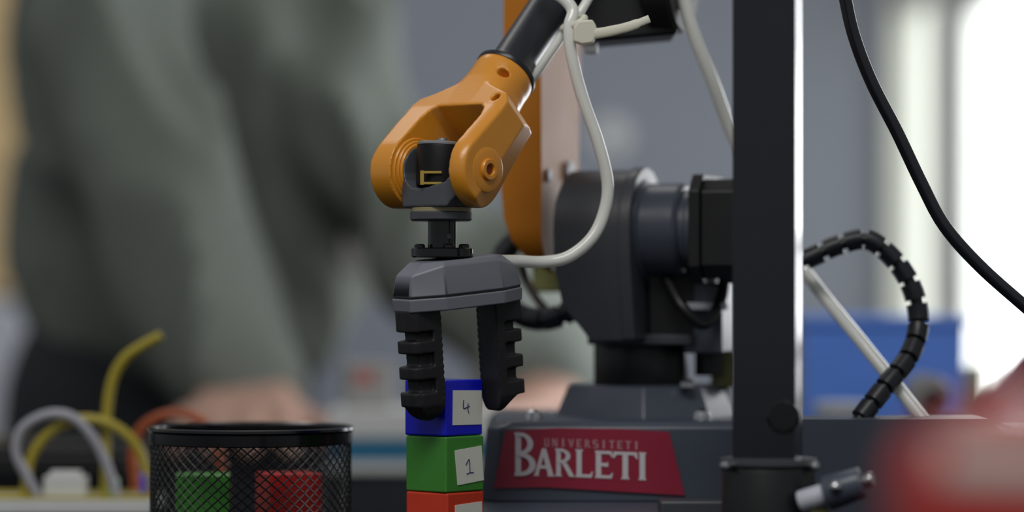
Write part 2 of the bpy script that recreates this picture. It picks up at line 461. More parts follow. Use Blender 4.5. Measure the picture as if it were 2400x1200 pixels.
# wrist fork
half = [(0, 44), (7, 44), (18, 38.5), (25.5, 35.2), (28, 31), (28, -20), (20.3, -20), (20.3, 20), (18.5, 25.5), (15, 28), (0, 28)]
lefth = [(-11, 28), (-14, 25.5), (-15.4, 20), (-15.4, -20), (-28, -20), (-28, 29.5), (-25.5, 33.5), (-18, 37), (-7, 44)]
poly = half[:-1] + lefth
fm = MB().prism(poly, lambda a, f, d: wf(a, f, d), -26, 26).mesh(smooth=0)
r0 = 16.9
prof = [(r0 * math.cos(math.radians(t)), r0 * math.sin(math.radians(t))) for t in range(82, 279, 7)] + [(28, -13.5), (58, -12.5), (58, 12.5), (28, 13.5)]
cm = MB().loft([[wf(a_, f * k_, n * k_) for f, n in prof] for a_, k_ in ((-40, 1), (22.5, 1), (24.5, .985), (26.2, .95), (27.4, .90), (28.6, .82))]).mesh(smooth=0)
oct_ = [(-22, -20), (20.5, -20), (28.8, -1.5), (28.8, 13.2), (25, 20), (-25, 20), (-29, 13.2), (-29, -7.5)]
om = MB().prism(oct_, lambda a, n, d: wf(a, d, n), -40, 60).mesh(smooth=0)
fork = modded(fm, cross=[cm, om], smooth=0)
# neck: round at the collar, squarer towards the bridge
nr = []
for f, ra, rn, ex_ in ((29, 17.5, 13.5, 0.45), (36, 16.8, 13.4, 0.5), (42, 15.6, 13.4, 0.6), (48, 14.5, 13.5, 0.8), (53, 14.2, 14.0, 0.95), (58, 14.4, 14.4, 1.0), (61.2, 14.0, 14.0, 1.0)):
    ring = []
    for k in range(72):
        c_, s_ = math.cos(2 * math.pi * k / 72), math.sin(2 * math.pi * k / 72)
        a_ = ra * math.copysign(abs(c_) ** ex_, c_); n_ = rn * math.copysign(abs(s_) ** ex_, s_)
        if f < 50:
            over = (a_ - n_) - (ra + rn) * 0.74
            if over > 0: a_ -= over / 2; n_ += over / 2
            for sg in (-1, 1):
                over = (sg * a_ + n_) - (ra + rn) * 0.80
                if over > 0: a_ -= sg * over / 2; n_ -= over / 2
        ring.append(wf(a_, f, n_))
    nr.append(ring)
hole1 = lambda: MB().cyl(wf(9.5, 52.3, 4), wf(14, 52.3, 30), 0.0023, seg=20).mesh(smooth=0)
hole2 = lambda: MB().cyl(wf(20.6, 32.0, 5), wf(22.0, 32.6, 30), 0.0022, seg=20).mesh(smooth=0)
neck = modded(MB().loft(nr).mesh(smooth=0), minus=[hole1(), hole2()], smooth=0)
fork = modded(fork, minus=[hole2()], smooth=0)
bm = bmesh.new(); bm.from_mesh(fork); bm.from_mesh(neck)
jm = bpy.data.meshes.new('j'); bm.to_mesh(jm); bm.free()
fr = modded(jm, remesh=0.0005, iters=8)
link('wrist_fork', fr, m_orange, robot)
# stepped rings on the inside of the left prong, boss outside the right prong
for k, (r, h) in enumerate(((0.0150, 0.0012), (0.0136, 0.0022), (0.0124, 0.0032))):
    MB().lathe([(r, 0), (r, h - 0.0005), (r - 0.0005, h)], wf(-15.6, 0, 0), A, 48).build('pivot_ring', m_orange, robot)
MB().lathe([(0.0104, -0.0012), (0.0100, 0.0002), (0.0092, 0.0006), (0.0048, 0.0006), (0.0048, 0.0016), (0.0044, 0.0021), (0.0028, 0.0021), (0.0025, 0.0016), (0.0025, 0.0008), (0.0001, 0.0008)],
           wf(27.7, 0, 0), A, 48, cap=False).build('pivot_boss', m_orange, robot)
MB().cyl(wf(28.0, 0, 0), wf(28.7, 0, 0), 0.0022, seg=20).build('pivot_pin', mat('pivot_rust', (120, 46, 16), 0.6), robot)

# yoke
B = Vector((-A.y, A.x, 0)).normalized()
AH = Vector((A.x, A.y, 0)).normalized()
def yf(a, z, d): return W + (AH * a + UP * z + B * d) * mm
yp = [(-15.3, 5), (-15.3, -4), (-14.6, -11.5), (-13.2, -16.5), (13.2, -16.5), (17, -11.5), (20.3, -4), (20.3, 7), (17.6, 7), (16.5, 0), (12.5, -5.5), (4, -7.6), (-2, -8.2), (-7, -7.4), (-10.8, -4.5), (-12.2, 0), (-12.4, 5)]
ym = MB().prism(yp, yf, -20, 20).mesh(smooth=0)
# plan: round drum of radius 13 with two lugs
lug = MB()
pl = []
for t in range(0, 360, 8):
    c_, s_ = math.cos(math.radians(t)), math.sin(math.radians(t))
    pl.append((20.5 * c_ / max(abs(c_), 1e-6) * abs(c_) ** 0.75, 12.9 * s_ / max(abs(s_), 1e-6) * abs(s_) ** 0.9))
lug.prism(pl, lambda a, b, z: W + (AH * a + B * b + UP * z) * mm, -18, 9)
ym = modded(ym, cross=[lug.mesh(smooth=0)], smooth=0)
bm = bmesh.new(); bm.from_mesh(ym)
for a0_, a1_ in ((-15.3, -11.9), (16.4, 20.2)): bm.from_mesh(MB().cyl(yf(a0_, 0, 0), yf(a1_, 0, 0), 0.0112).mesh(smooth=0))
jm = bpy.data.meshes.new('j'); bm.to_mesh(jm); bm.free()
ym = modded(jm, remesh=0.0005, iters=5)
yoke = link('wrist_yoke', ym, m_yoke, robot)
MB().lathe([(0.0105, 0), (0.0112, 0.0008), (0.0112, 0.0175), (0.0108, 0.0186)], W - UP * 0.007, UP + Vector((0.03, 0, 0)), 48).build('wrist_motor', mat('motor_black', (11, 11, 13), 0.45, spec=0.3), robot)
MB().lathe([(0.0112, 0), (0.0112, 0.0008), (0.0107, 0.0014), (0.004, 0.0014), (0.004, 0.0022), (0.0022, 0.0022), (0.002, 0.0034)], W + UP * 0.0110 + Vector((0.0005, 0, 0)), UP + Vector((0.05, 0.04, 0)), 48).build('motor_cap', mat('cap_grey', (150, 152, 156), 0.3, metal=0.6), robot)
q = W + Vector((-0.0045, -0.0112, -0.0036))
mb = MB(); mb.box(q + Vector((-0.0036, -0.0002, 0)), (0.0016, 0.002, 0.0062)); mb.box(q + Vector((0.0005, 0, 0.0024)), (0.009, 0.002, 0.001)); mb.box(q + Vector((0.0005, 0, -0.0024)), (0.009, 0.002, 0.001))
mb.build('gold_contact', m_gold, robot)
MB().lathe([(0.0134, 0), (0.0134, 0.0017)], W - UP * 0.0182, UP, 48).build('gasket', m_cream, robot)
MB().lathe([(0.0128, 0), (0.0138, 0.0008), (0.0138, 0.0036), (0.0132, 0.0044)], W - UP * 0.0224, UP, 56).build('tool_flange', m_dgrey, robot)

# ------------------------------------------------------------------ gripper
zpl = P(0, 604, 0).z
G0 = Vector((W.x + 0.0004, 0, zpl))
MB().lathe([(0.0063, 0.0), (0.0063, W.z - 0.0215 - zpl - 0.003)], G0 + UP * 0.003, UP, 40).build('tool_shaft', m_black_gloss, robot)
q = G0 + Vector((0.0030, -0.0056, 0.0095)); MB().cyl(q + Vector((-0.0004, 0.001, 0)), q + Vector((0.0002, -0.0002, 0)), 0.0012, seg=16).build('set_screw', m_dgrey, robot)
plate = MB().lathe([(0.0130, 0), (0.0138, 0.0006), (0.0138, 0.0038), (0.0132, 0.0043)], G0, UP, 56).build('mount_plate', m_black_gloss, robot)
for t in (200, 290, 340, 70, 160):
    q = G0 + Vector((0.0105 * math.cos(math.radians(t)), 0.0105 * math.sin(math.radians(t)), 0.004))
    MB().lathe([(0.0024, 0), (0.0024, 0.0014), (0.0019, 0.002), (0.0012, 0.002), (0.0012, 0.0012), (0.0002, 0.0012)], q, UP, 16).build('plate_screw', m_black_gloss, plate)

GR = Matrix.Rotation(math.radians(5.0), 3, 'X') @ Matrix.Rotation(math.radians(-3.2), 3, 'Y')
GU = GR @ Vector((0.8, 0.6, 0)); GV = GR @ Vector((0.6, -0.8, 0)); GH = GR @ UP
GO = P(1068, 606, 0.0)
def gf(u, v, h): return GO + (GU * u + GV * v + GH * h) * mm
plan = [(-31, -7), (-16, -14), (16, -14), (31, -7), (31, 7), (16, 14), (-16, 14), (-31, 7)]
def gring(h, s, sv=None): sv = s if sv is None else sv; return [gf(u * s, v * sv, h) for u, v in plan]
def gtop(he, ue, ve, hm, um, vm):
    return [gf(math.copysign(ue, u), math.copysign(ve, v), he) if abs(u) > 20 else gf(math.copysign(um, u), math.copysign(vm, v), hm) for u, v in plan]
mb = MB(); mb.loft([gring(-14.6, .985), gring(-13.8, .985), gtop(-5.2, 28.6, 6.2, -1.6, 15.0, 12.2), gtop(0.2, 21.5, 5.0, 0.4, 13.6, 10.6)])
grip = mb.build('gripper', m_shell, robot, bevel=0.0011, segs=3, ang=18)
grip['label'] = 'grey two-finger gripper shell'
mb = MB(); mb.loft([gring(-21.2, .985), gring(-15.2, 1.0)]); mb.build('lower_shell', m_shell, grip, bevel=0.0008, segs=2, ang=18)
mb = MB(); mb.loft([gring(-15.6, .965), gring(-14.2, .965)]); mb.build('seam', m_black, grip)

def finger(sgn):
    mb = MB()
    def bx(t0, t1, v0, v1, h0, h1):
        pts = []
        for h in (h0, h1):
            for t, v in ((t0, v0), (t1, v0), (t1, v1), (t0, v1)):
                pts.append(gf(sgn * (15.0 + t), v, -21 + h))
        mb.faces(pts, [(3, 2, 1, 0), (4, 5, 6, 7), (0, 1, 5, 4), (1, 2, 6, 5), (2, 3, 7, 6), (3, 0, 4, 7)])
    bx(0, 4.6, -7.5, 7.5, 0.5, -42)
    bx(3, 11.5, -5.0, 5.0, 0.5, -40)
    top = [(0, -7.6), (12.5, -7.6), (14.6, -6.6), (15.8, -5), (16, -3), (16, 3), (15.8, 5), (14.6, 6.6), (12.5, 7.6), (0, 7.6)]
    mb.prism(top, lambda t, v, h: gf(sgn * (15.0 + t), v, -21 + h), 0.8, -9.0)
    for h0, h1 in ((-13.0, -18.6), (-24.4, -30.0), (-35.8, -42.2)):
        rib = [(3, -7.6), (11.5, -7.6), (14, -6.8), (15.4, -5.2), (16, -3), (16, 3), (15.4, 5.2), (14, 6.8), (11.5, 7.6), (3, 7.6)]
        mb.prism(rib, lambda t, v, h: gf(sgn * (15.0 + t), v, -21 + h), h0, h1)
    # tapering tip
    rings = []
    tip = ((-40, 0, 13, 7.5), (-43.0, 0.3, 12.4, 7.2), (-45.6, 1.6, 11.0, 6.4), (-47.6, 3.4, 9.2, 5.0), (-48.8, 5.0, 7.6, 3.2)) if sgn < 0 else ((-40, 0, 11, 7.5), (-42.6, 0, 9.5, 7.4), (-45.0, 0, 6.4, 6.8), (-47.4, 0.2, 4.2, 5.6), (-49.0, 0.6, 2.8, 4.0))
    for h, t0, t1, v in tip:
        rings.append([gf(sgn * (15 + t), w, -21 + h) for t, w in ((t0, -v), (t1, -v), (t1, v), (t0, v))])
    mb.loft(rings)
    k = -3.0
    while k > -42:
        bx(-0.3, 1, *((-7.7, -6.3) if sgn > 0 else (6.3, 7.7)), k, k - 1.4); k -= 3.0
    me = mb.mesh(smooth=0)
    me = modded(me, remesh=0.00045, iters=12)
    return link('finger', me, m_rubber, grip)
finger(-1); finger(1)

# ------------------------------------------------------------------ tubes and cables on the robot
def px_tube(name, pts, r, m, parent=robot, seg=14): 
    return MB().tube([P(*p) for p in pts], r, seg).build(name, m, parent, smooth=60)
e = gf(28, 2, -3.5)
MB().tube([gf(24, 0, -3.2), e + Vector((0.004, 0.001, 0.0)), P(1270, 614, 0.022), P(1330, 603, 0.024), P(1385, 560, 0.026), P(1415, 500, 0.028), P(1424, 430, 0.028), P(1402, 335, 0.026), P(1364, 225, 0.024),
           P(1340, 130, 0.022), P(1334, 65, 0.022), P(1342, 25, 0.024), P(1315, -8, 0.026), P(1270, -30, 0.03), P(1225, -80, 0.04)], 0.0028, 16).build('air_tube', m_white_tube, robot, smooth=60)
px_tube('air_tube', [(1236, 200, 0.036), (1254, 176, 0.034), (1285, 130, 0.032), (1330, 66, 0.031), (1365, 20, 0.032), (1405, -50, 0.04)], 0.0021, m_white_tube)
px_tube('air_tube', [(1592, -60, 0.075), (1608, 20, 0.073), (1632, 95, 0.075), (1668, 185, 0.08), (1715, 310, 0.09), (1795, 480, 0.10), (1890, 640, 0.10), (2030, 815, 0.075), (2166, 986, 0.052)], 0.0031, m_white_tube)
# cable tie
tie = MB()
hq = P(1371, 76, 0.02)
tie.prism([(-5.2, -4.4), (-1.5, -5.6), (3.6, -5.0), (5.0, -2.0), (5.2, 2.4), (3.4, 5.6), (-3.0, 5.0), (-5.4, 2.0)], lambda x, z, d: hq + Vector((x, d, z)) * mm, -3.4, 3.4)
t_o = tie.build('cable_tie', m_nylon, robot, bevel=0.0010, segs=3)
MB().tube([P(1388, 80, 0.018), P(1425, 74, 0.015), P(1475, 62, 0.012), P(1522, 44, 0.010)], [0.0024, 0.0023, 0.0022, 0.0018], 12, flat=((0, 0, 1), 0.45)).build('tie_tail', m_nylon, t_o, smooth=60)
ringp = [P(1345, 55, 0.026) + (Vector((0.85, -0.3, 0.45)).normalized() * 0.0055 * math.cos(t) + Vector((-0.2, 0.95, 0.1)).normalized() * 0.007 * math.sin(t)) for t in [2 * math.pi * k / 16 for k in range(17)]]
MB().tube(ringp, 0.0016, 10, smooth=2).build('tie_loop', m_nylon, t_o, smooth=60)

def wrapped(name, pts, r_core, r_wrap, pitch, gap, m):
    core = MB().tube(pts, r_core, 12).build(name, m, robot, smooth=60)
    path = catmull(pts, 24)
    acc = [0.0]
    for i in range(1, len(path)): acc.append(acc[-1] + (path[i] - path[i - 1]).length)
    def at(d):
        for i in range(1, len(acc)):
            if acc[i] >= d:
                t = (d - acc[i - 1]) / max(1e-9, acc[i] - acc[i - 1]); return path[i - 1].lerp(path[i], t)
        return path[-1].copy()
    d = pitch * 0.2
    while d + pitch < acc[-1]:
        p = [at(d + (pitch - gap) * k / 4) for k in range(5)]
        MB().tube(p, r_wrap, 14, smooth=0).build('wrap_coil', m, core, smooth=60)
        d += pitch
    return core
m_wrap = mat('black_wrap', (27, 29, 36), 0.36, var=0.12)
wrapped('cable_loom', [P(*p) for p in ((1690, 640, 0.09), (1790, 640, 0.085), (1890, 608, 0.08), (1960, 576, 0.078), (2035, 562, 0.076), (2100, 612, 0.074), (2140, 680, 0.072), (2153, 760, 0.07), (2130, 835, 0.062), (2075, 905, 0.054), (2010, 988, 0.046))],
        0.0028, 0.0049, 0.0100, 0.0024, m_wrap)
wrapped('cable_loom', [P(*p) for p in ((1240, 520, 0.15), (1205, 565, 0.15), (1168, 615, 0.15), (1165, 680, 0.145), (1215, 735, 0.135), (1280, 748, 0.125), (1345, 725, 0.12), (1390, 700, 0.12))],
        0.0042, 0.0056, 0.0105, 0.0012, m_wrap)
px_tube('lead_wire', [(1222, 615, 0.16), (1235, 660, 0.16), (1262, 705, 0.155), (1290, 735, 0.15)], 0.0022, mat('brown_wire', (72, 66, 62), 0.5))
MB().box(P(1285, 652, 0.165), (0.016, 0.012, 0.014)).build('plug', mat('pale_green_plug', (178, 186, 120), 0.5), robot, bevel=0.0015)

# ------------------------------------------------------------------ the sign on the base
YP = YF - 0.0012
def pq(px, py, off=0.0): return P(px, py, YP - off)
mb = MB(); cor = [(1184, 1010), (1300, 1003), (1450, 1005), (1568, 1012), (1605, 1161), (1450, 1152), (1280, 1142), (1157, 1144)]
mb.prism(cor, lambda x, y, d: pq(x, y, d), -0.0012, 0.0)
sign = mb.build('name_plate', m_crimson, robot, smooth=20)
sign['label'] = 'crimson sign with white lettering'
def letter(polys, x0, x1, y0, y1, m, slope=0.04):
    mb = MB()
    for i_, pl in enumerate(polys):
        pp = [(x0 + u * (x1 - x0), y1 - v * (y1 - y0) + slope * u * (x1 - x0)) for u, v in pl]
        vs = [pq(x, y, 0.0004 + 0.00003 * i_) for x, y in pp]
        mb.faces(vs, [tuple(range(len(vs)))])
    return mb
def stem(x, w, y0=0.0, y1=1.0, s=1.7):
    return [(x - w * s / 2, y0), (x + w * s / 2, y0), (x + w / 2, y0 + .1), (x + w / 2, y1 - .1), (x + w * s / 2, y1), (x - w * s / 2, y1), (x - w / 2, y1 - .1), (x - w / 2, y0 + .1)]
def bowl(cx, cy, rx, ry, wx, wy, a0=-90, a1=90, n=10):
    res = []
    for k in range(n):
        t0 = math.radians(a0 + (a1 - a0) * k / n); t1 = math.radians(a0 + (a1 - a0) * (k + 1) / n)
        res.append([(cx + rx * math.cos(t0), cy + ry * math.sin(t0)), (cx + rx * math.cos(t1), cy + ry * math.sin(t1)),
                    (cx + (rx - wx) * math.cos(t1), cy + (ry - wy) * math.sin(t1)), (cx + (rx - wx) * math.cos(t0), cy + (ry - wy) * math.sin(t0))])
    return res
GB = [stem(.2, .26, s=1.4)] + bowl(.3, .745, .58, .255, .26, .085) + bowl(.3, .27, .70, .27, .29, .095) + [[(.2, .91), (.32, .91), (.32, 1), (.2, 1)], [(.2, .455), (.34, .455), (.34, .54), (.2, .54)], [(.2, 0), (.32, 0), (.32, .09), (.2, .09)]]
GA = [[(0, 0), (.2, 0), (.52, .86), (.48, 1), (.4, 1)], [(.72, 0), (1.0, 0), (.6, 1), (.4, 1), (.42, .84)], [(.22, .27), (.74, .27), (.72, .39), (.27, .39)], [(-.04, 0), (.26, 0), (.22, .06), (.02, .06)], [(.66, 0), (1.04, 0), (1.0, .06), (.7, .06)]]
GRR = [stem(.2, .24, s=1.6)] + bowl(.3, .74, .52, .26, .24, .1) + [[(.2, .9), (.32, .9), (.32, 1), (.2, 1)], [(.2, .48), (.34, .48), (.34, .58), (.2, .58)], [(.36, .5), (.62, .5), (1.04, 0), (.76, 0)]]
GL = [stem(.24, .28, s=1.6), [(.2, 0), (.92, 0), (1.0, .22), (.93, .22), (.84, .11), (.2, .11)]]
GE = [stem(.24, .28, s=1.4), [(.2, 0), (.92, 0), (1.0, .2), (.93, .2), (.84, .11), (.2, .11)], [(.2, .46), (.74, .42), (.74, .62), (.68, .56), (.2, .56)], [(.2, .89), (.84, .89), (.92, .78), (.98, .8), (.93, 1), (.2, 1)]]
GT = [stem(.5, .22, s=1.6), [(.04, 1), (0, .76), (.06, .76), (.16, .89), (.84, .89), (.94, .76), (1, .76), (.96, 1)]]
GI = [stem(.5, .62, s=1.45)]
for nm, g, x0, x1, y0, y1 in (('B', GB, 1204, 1256, 1013, 1115), ('A', GA, 1252, 1298, 1050, 1115), ('R', GRR, 1300, 1345, 1051, 1116), ('L', GL, 1347, 1390, 1053, 1118),
                              ('E', GE, 1392, 1437, 1056, 1120), ('T', GT, 1436, 1495, 1058, 1122), ('I', GI, 1495, 1516, 1060, 1125)):
    letter(g, x0, x1, y0, y1, m_letter).build('letter', m_letter, sign, smooth=0)
small = {'U': [stem(.2, .2), stem(.8, .2), [(.1, 0), (.9, 0), (.9, .14), (.1, .14)]], 'N': [stem(.15, .2), stem(.85, .2), [(.08, 1), (.32, 1), (.92, 0), (.68, 0)]],
         'I': [stem(.5, .5)], 'V': [[(0, 1), (.26, 1), (.6, 0), (.42, 0)], [(.76, 1), (1, 1), (.6, 0), (.42, 0)]],
         'E': [stem(.2, .26), [(.2, 0), (.95, 0), (.95, .14), (.2, .14)], [(.2, .43), (.8, .43), (.8, .57), (.2, .57)], [(.2, .86), (.95, .86), (.95, 1), (.2, 1)]],
         'R': GRR, 'T': [stem(.5, .26), [(0, .86), (1, .86), (1, 1), (0, 1)]],
         'S': [[(.1, 0), (.9, 0), (.9, .14), (.1, .14)], [(.7, 0), (.95, 0), (.95, .55), (.7, .55)], [(.05, .43), (.95, .43), (.95, .57), (.05, .57)], [(.05, .45), (.3, .45), (.3, 1), (.05, 1)], [(.1, .86), (.9, .86), (.9, 1), (.1, 1)]]}
word = 'UNIVERSITETI'; xs = 1273; pitch = (1502 - 1273) / len(word)
for i, ch in enumerate(word):
    x0 = xs + i * pitch + 2; w = 13.0 if ch != 'I' else 8.0
    x0 += (13 - w) / 2; y = 1027 + (x0 - 1273) * 0.035
    letter(small[ch], x0, x0 + w, y, y + 19, m_letter2).build('letter', m_letter2, sign, smooth=0)

# ------------------------------------------------------------------ cubes
CS = 0.025
def cube(name, c, yaw, material, label, group, wear=False):
    n2 = Vector((math.cos(yaw), math.sin(yaw), 0)); t = Vector((-math.sin(yaw), math.cos(yaw), 0))
    R = Matrix((( n2.x, t.x, 0), (n2.y, t.y, 0), (0, 0, 1)))
    root = empty(name, c)
    MB().box(c + UP * CS / 2, (CS * .996, CS * .996, CS * .996), R).build('block', material, root, bevel=0.0009, segs=3)
    # moulded frame line on each upright face
    tag(root, label, 'cube', group)
    return root, n2, t
def sticker(root, c, n2, t, quad, digit):
    """quad: four (s, v) on the face, s from near corner 0..1, v from top 0..1"""
    f0 = c + n2 * (CS / 2) + UP * CS
    pt = lambda s, v, o=0.0: f0 + t * ((s - .5) * CS) - UP * (v * CS) + n2 * o
    mb = MB(); n = 4
    mb.prism(quad, lambda s, v, d: pt(s, v, d), -0.0002, 0.00028)
    lab = mb.build('paper_label', m_paper, root, smooth=0); lab['label'] = 'white paper label with a handwritten number'
    if digit:
        for st in digit:
            pts = [pt(s, v, 0.0004) for s, v in st]
            MB().tube(pts, 0.00021, 6, smooth=3, flat=(n2, 1.0)).build('ink_stroke', m_ink, lab)
cyaw = math.atan2(-0.653, 0.757)
CC = P(1041.5, 700, 0.0125)
stack = {}
for i, (m_, lb) in enumerate(((m_red, 'orange-red cube at the bottom of the stack under the green cube'), (m_green, 'green cube in the middle of the stack with a label reading 1'), (m_blue, 'blue cube on top of the stack held between the gripper fingers, labelled 4'))):
    c = Vector((CC.x + (0.0002 if i == 1 else -0.0003 * i + 0.0003), CC.y, i * CS + 0.0001))
    yaw = cyaw + (0.012, -0.02, 0.0)[i]
    root, n2, t = cube('toy_cube', c, yaw, m_, lb, 'cubes stacked under the gripper')
    if i == 2: sticker(root, c, n2, t, [(.19, .18), (.95, .20), (.96, .81), (.18, .80)], [[(.46, .36), (.45, .50), (.52, .50), (.62, .47)], [(.58, .42), (.57, .52), (.60, .60)]])
    if i == 1: sticker(root, c, n2, t, [(.22, .25), (.92, .19), (.98, .81), (.30, .87)], [[(.50, .52), (.58, .42), (.60, .52), (.61, .66)], [(.52, .68), (.61, .66), (.70, .66)]])
    if i == 0: sticker(root, c, n2, t, [(.20, .22), (.92, .19), (.96, .85), (.22, .85)], None)

# ------------------------------------------------------------------ wire mesh cup with cubes
YC = 0.062
cc = P(588, 700, YC); cc.z = 0.0
zrim = P(0, 1000, YC).z; RC = 233.5 * S(YC)
cup = empty('mesh_cup', cc); tag(cup, 'round black wire mesh cup holding a green and a red cube', 'cup')
nst, rows = 54, 20
mb = MB(); z0, z1 = 0.004, zrim - 0.0065
for sg in (-1, 1):
    for k in range(nst):
        n = 16; rings = []
        for i in range(n + 1):
            f = i / n; th = 2 * math.pi * (k + sg * f * (z1 - z0) / 0.0047) / nst
            p = cc + Vector((RC * math.cos(th), RC * math.sin(th), z0 + (z1 - z0) * f))
            er = Vector((math.cos(th), math.sin(th), 0)); et = Vector((-math.sin(th), math.cos(th), 0))
            dd = 0.00042
            rings.append([p + er * dd, p + et * dd * 1.3, p - er * dd, p - et * dd * 1.3])
        mb.loft(rings)
o = mb.build('mesh_wall', m_mesh, cup, smooth=60); o['label'] = 'diamond pattern wire mesh wall'
MB().lathe([(RC + .0003, zrim - 0.0075), (RC + .0008, zrim - 0.0070), (RC + .0008, zrim - 0.0022), (RC + .0016, zrim - 0.0012), (RC + .0014, zrim), (RC + .0003, zrim + 0.0004), (RC - .001, zrim - 0.0004), (RC - 0.0012, zrim - 0.002), (RC - 0.0006, zrim - 0.0075)],
           cc, UP, 96, cap=False).build('rim', m_black_gloss, cup)
MB().lathe([(RC - 0.0005, 0.0), (RC + 0.0008, 0.0006), (RC + 0.0008, 0.0045), (RC - 0.0004, 0.0045), (RC - 0.0004, 0.0012), (0.0001, 0.0012)], cc, UP, 96).build('cup_base', m_black_gloss, cup)
gcub = P(474, 0, 0.048); gcub.z = 0.0042
cube('toy_cube', Vector((gcub.x, 0.05, 0.0016 + 0.004)), math.radians(-84), m_green, 'green cube inside the black mesh cup', 'loose cubes in the mesh cup')
rcub = P(678, 0, 0.062)
cube('toy_cube', Vector((rcub.x, 0.058, 0.0016 + 0.004)), math.radians(-68), m_darkred, 'dark red cube inside the black mesh cup', 'loose cubes in the mesh cup')

# ------------------------------------------------------------------ stand in front of the robot
YS = -0.08
st = empty('black_stand', P(1795, 700, YS).xy.to_3d()); tag(st, 'upright black square post in a round clamp collar before the robot', 'stand')
pw = 0.0262
fc = P(1716, 0, YS)                      # front left edge
# turned so the right flank faces the lens slightly
ex = Vector((math.cos(0.225), -math.sin(0.225), 0)); ey = Vector((-ex.y, ex.x, 0))
R = Matrix(((ex.x, ey.x, 0), (ex.y, ey.y, 0), (0, 0, 1)))
pc = Vector((fc.x, YS, 0)) + ex * pw / 2 + ey * pw / 2
m_post = mat('black_post', (25, 27, 33), 0.25, var=0.1)
MB().box((pc.x, pc.y, 0.27), (pw, pw, 0.50), R).build('post', m_post, st, bevel=0.0010, segs=3)
zcol = P(0, 1090, YS).z
MB().lathe([(0.0195, 0.0), (0.0195, zcol - 0.003), (0.0188, zcol - 0.001), (0.017, zcol)], Vector((pc.x + 0.0002, pc.y, 0.0)), UP, 56).build('collar', m_black, st)
MB().lathe([(0.018, 0.0), (0.0205, 0.0005), (0.0205, 0.0028), (0.018, 0.0033)], Vector((pc.x + 0.0002, pc.y, zcol - 0.0005)), UP, 56).build('clamp_ring', m_dgrey, st)
MB().lathe([(0.03, 0.0), (0.034, 0.001), (0.034, 0.006), (0.02, 0.009)], Vector((pc.x, pc.y, 0.0)), UP, 56).build('foot_plate', m_black, st)
q = P(1846, 975, YS - 0.001); q = q + ey * 0.0
fy = (Vector((fc.x, YS, 0)) + ex * ((q.x - fc.x) / ex.x)).y
MB().lathe([(0.0068, 0.0), (0.0068, 0.0008), (0.0060, 0.0014), (0.0002, 0.0014)], Vector((q.x - 0.002, fy + 0.0003, q.z)), -ey, 32).build('plug_button', m_black_gloss, st)
for px, s_ in ((1706, -1), (1905, 1)):
    q = P(px, 1093, YS - 0.004); MB().cyl(q + Vector((-0.0022 * s_, 0.004, 0)), q + Vector((0.0018 * s_, 0, 0)), 0.0021, seg=20, bev=0.0004).build('ring_bolt', m_silver, st)
b0 = P(1890, 1172, YS - 0.01); b1 = P(1935, 1158, YS - 0.012); b2 = P(1950, 1152, YS - 0.012); b3 = P(2022, 1130, YS - 0.016); b4 = P(2046, 1122, YS - 0.018)
MB().cyl(b0 - (b1 - b0) * 0.4, b1, 0.0046, bev=0.0012).build('clamp_boss', m_lgrey, st)
MB().cyl(b1, b3, 0.0075, 0.0066, seg=12, bev=0.001).build('clamp_knob', m_base, st)
MB().cyl(b3, b4, 0.0030, bev=0.0006).build('knob_tip', m_silver, st)
q = P(1958, 1142, YS - 0.020); MB().ball(q, 0.0028).build('knob_glint', m_silver, st)  # silver ball modelled for the highlight on the knob
q = P(1918, 1205, YS - 0.008); MB().box(q, (0.008, 0.008, 0.007)).build('clamp_nut', m_olive, st, bevel=0.001)

# black cable hanging from the top of the post
o = MB().tube([Vector((pc.x, pc.y, 0.524)), Vector((pc.x + 0.012, pc.y + 0.01, 0.53)), P(1890, -1200, -0.02), P(1935, -500, 0.0), P(1958, -150, 0.0), P(1982, 0, 0.0), P(2004, 92, 0.0), P(2044, 195, 0.0), P(2103, 310, 0.0), P(2160, 430, 0.0), P(2214, 530, 0.0), P(2295, 622, 0.0), P(2400, 716, 0.0), P(2500, 800, 0.0),
           P(2600, 900, -0.002), P(2690, 1030, -0.004), P(2740, 1180, -0.005), P(2790, 1270, -0.006), P(2900, 1275, -0.006)], 0.0029, 16).build('power_cable', mat('cable_black', (30, 31, 38), 0.28), None, smooth=60)
tag(o, 'black cable hanging in a long curve across the bright window', 'cable')

# ------------------------------------------------------------------ breadboard and jumper wires
YW = 0.205
bb = empty('breadboard', P(130, 0, YW).xy.to_3d()); tag(bb, 'pale breadboard with yellow rails beside the mesh cup', 'breadboard')
zb_ = P(0, 1172, YW).z
xl, xrr = P(-160, 0, YW).x, P(352, 0, YW).x
MB().box(((xl + xrr) / 2, YW + 0.027, zb_ / 2), (xrr - xl, 0.054, zb_)).build('board', m_pwhite, bb, bevel=0.0008)
MB().box(((xl + xrr) / 2, YW + 0.006, zb_ + 0.0008), (xrr - xl - 0.002, 0.010, 0.0016)).build('power_rail', m_wire_y, bb)
MB().box(((xl + xrr) / 2, YW + 0.047, zb_ + 0.0008), (xrr - xl - 0.002, 0.010, 0.0016)).build('power_rail', m_wire_y, bb)
c = P(155, 1142, YW + 0.012)
mb = MB(); mb.box(c, (0.022, 0.010, 0.012)); mb.box(c + Vector((0, 0, 0.0072)), (0.016, 0.006, 0.003)); o = mb.build('connector', m_pwhite, bb, bevel=0.0008); o['label'] = 'white plug-in connector'
def led(px, py, m_):
    c = P(px, py, YW + 0.012); MB().lathe([(0.0028, -0.005), (0.0028, 0.003), (0.0024, 0.005), (0.0012, 0.0062), (0.0002, 0.0065)], c, UP, 20).build('indicator', m_, bb)
    MB().box((c.x, c.y, (c.z - 0.005 + zb_) / 2), (0.002, 0.001, c.z - 0.005 - zb_ + 0.001)).build('indicator_lead', m_silver, bb)
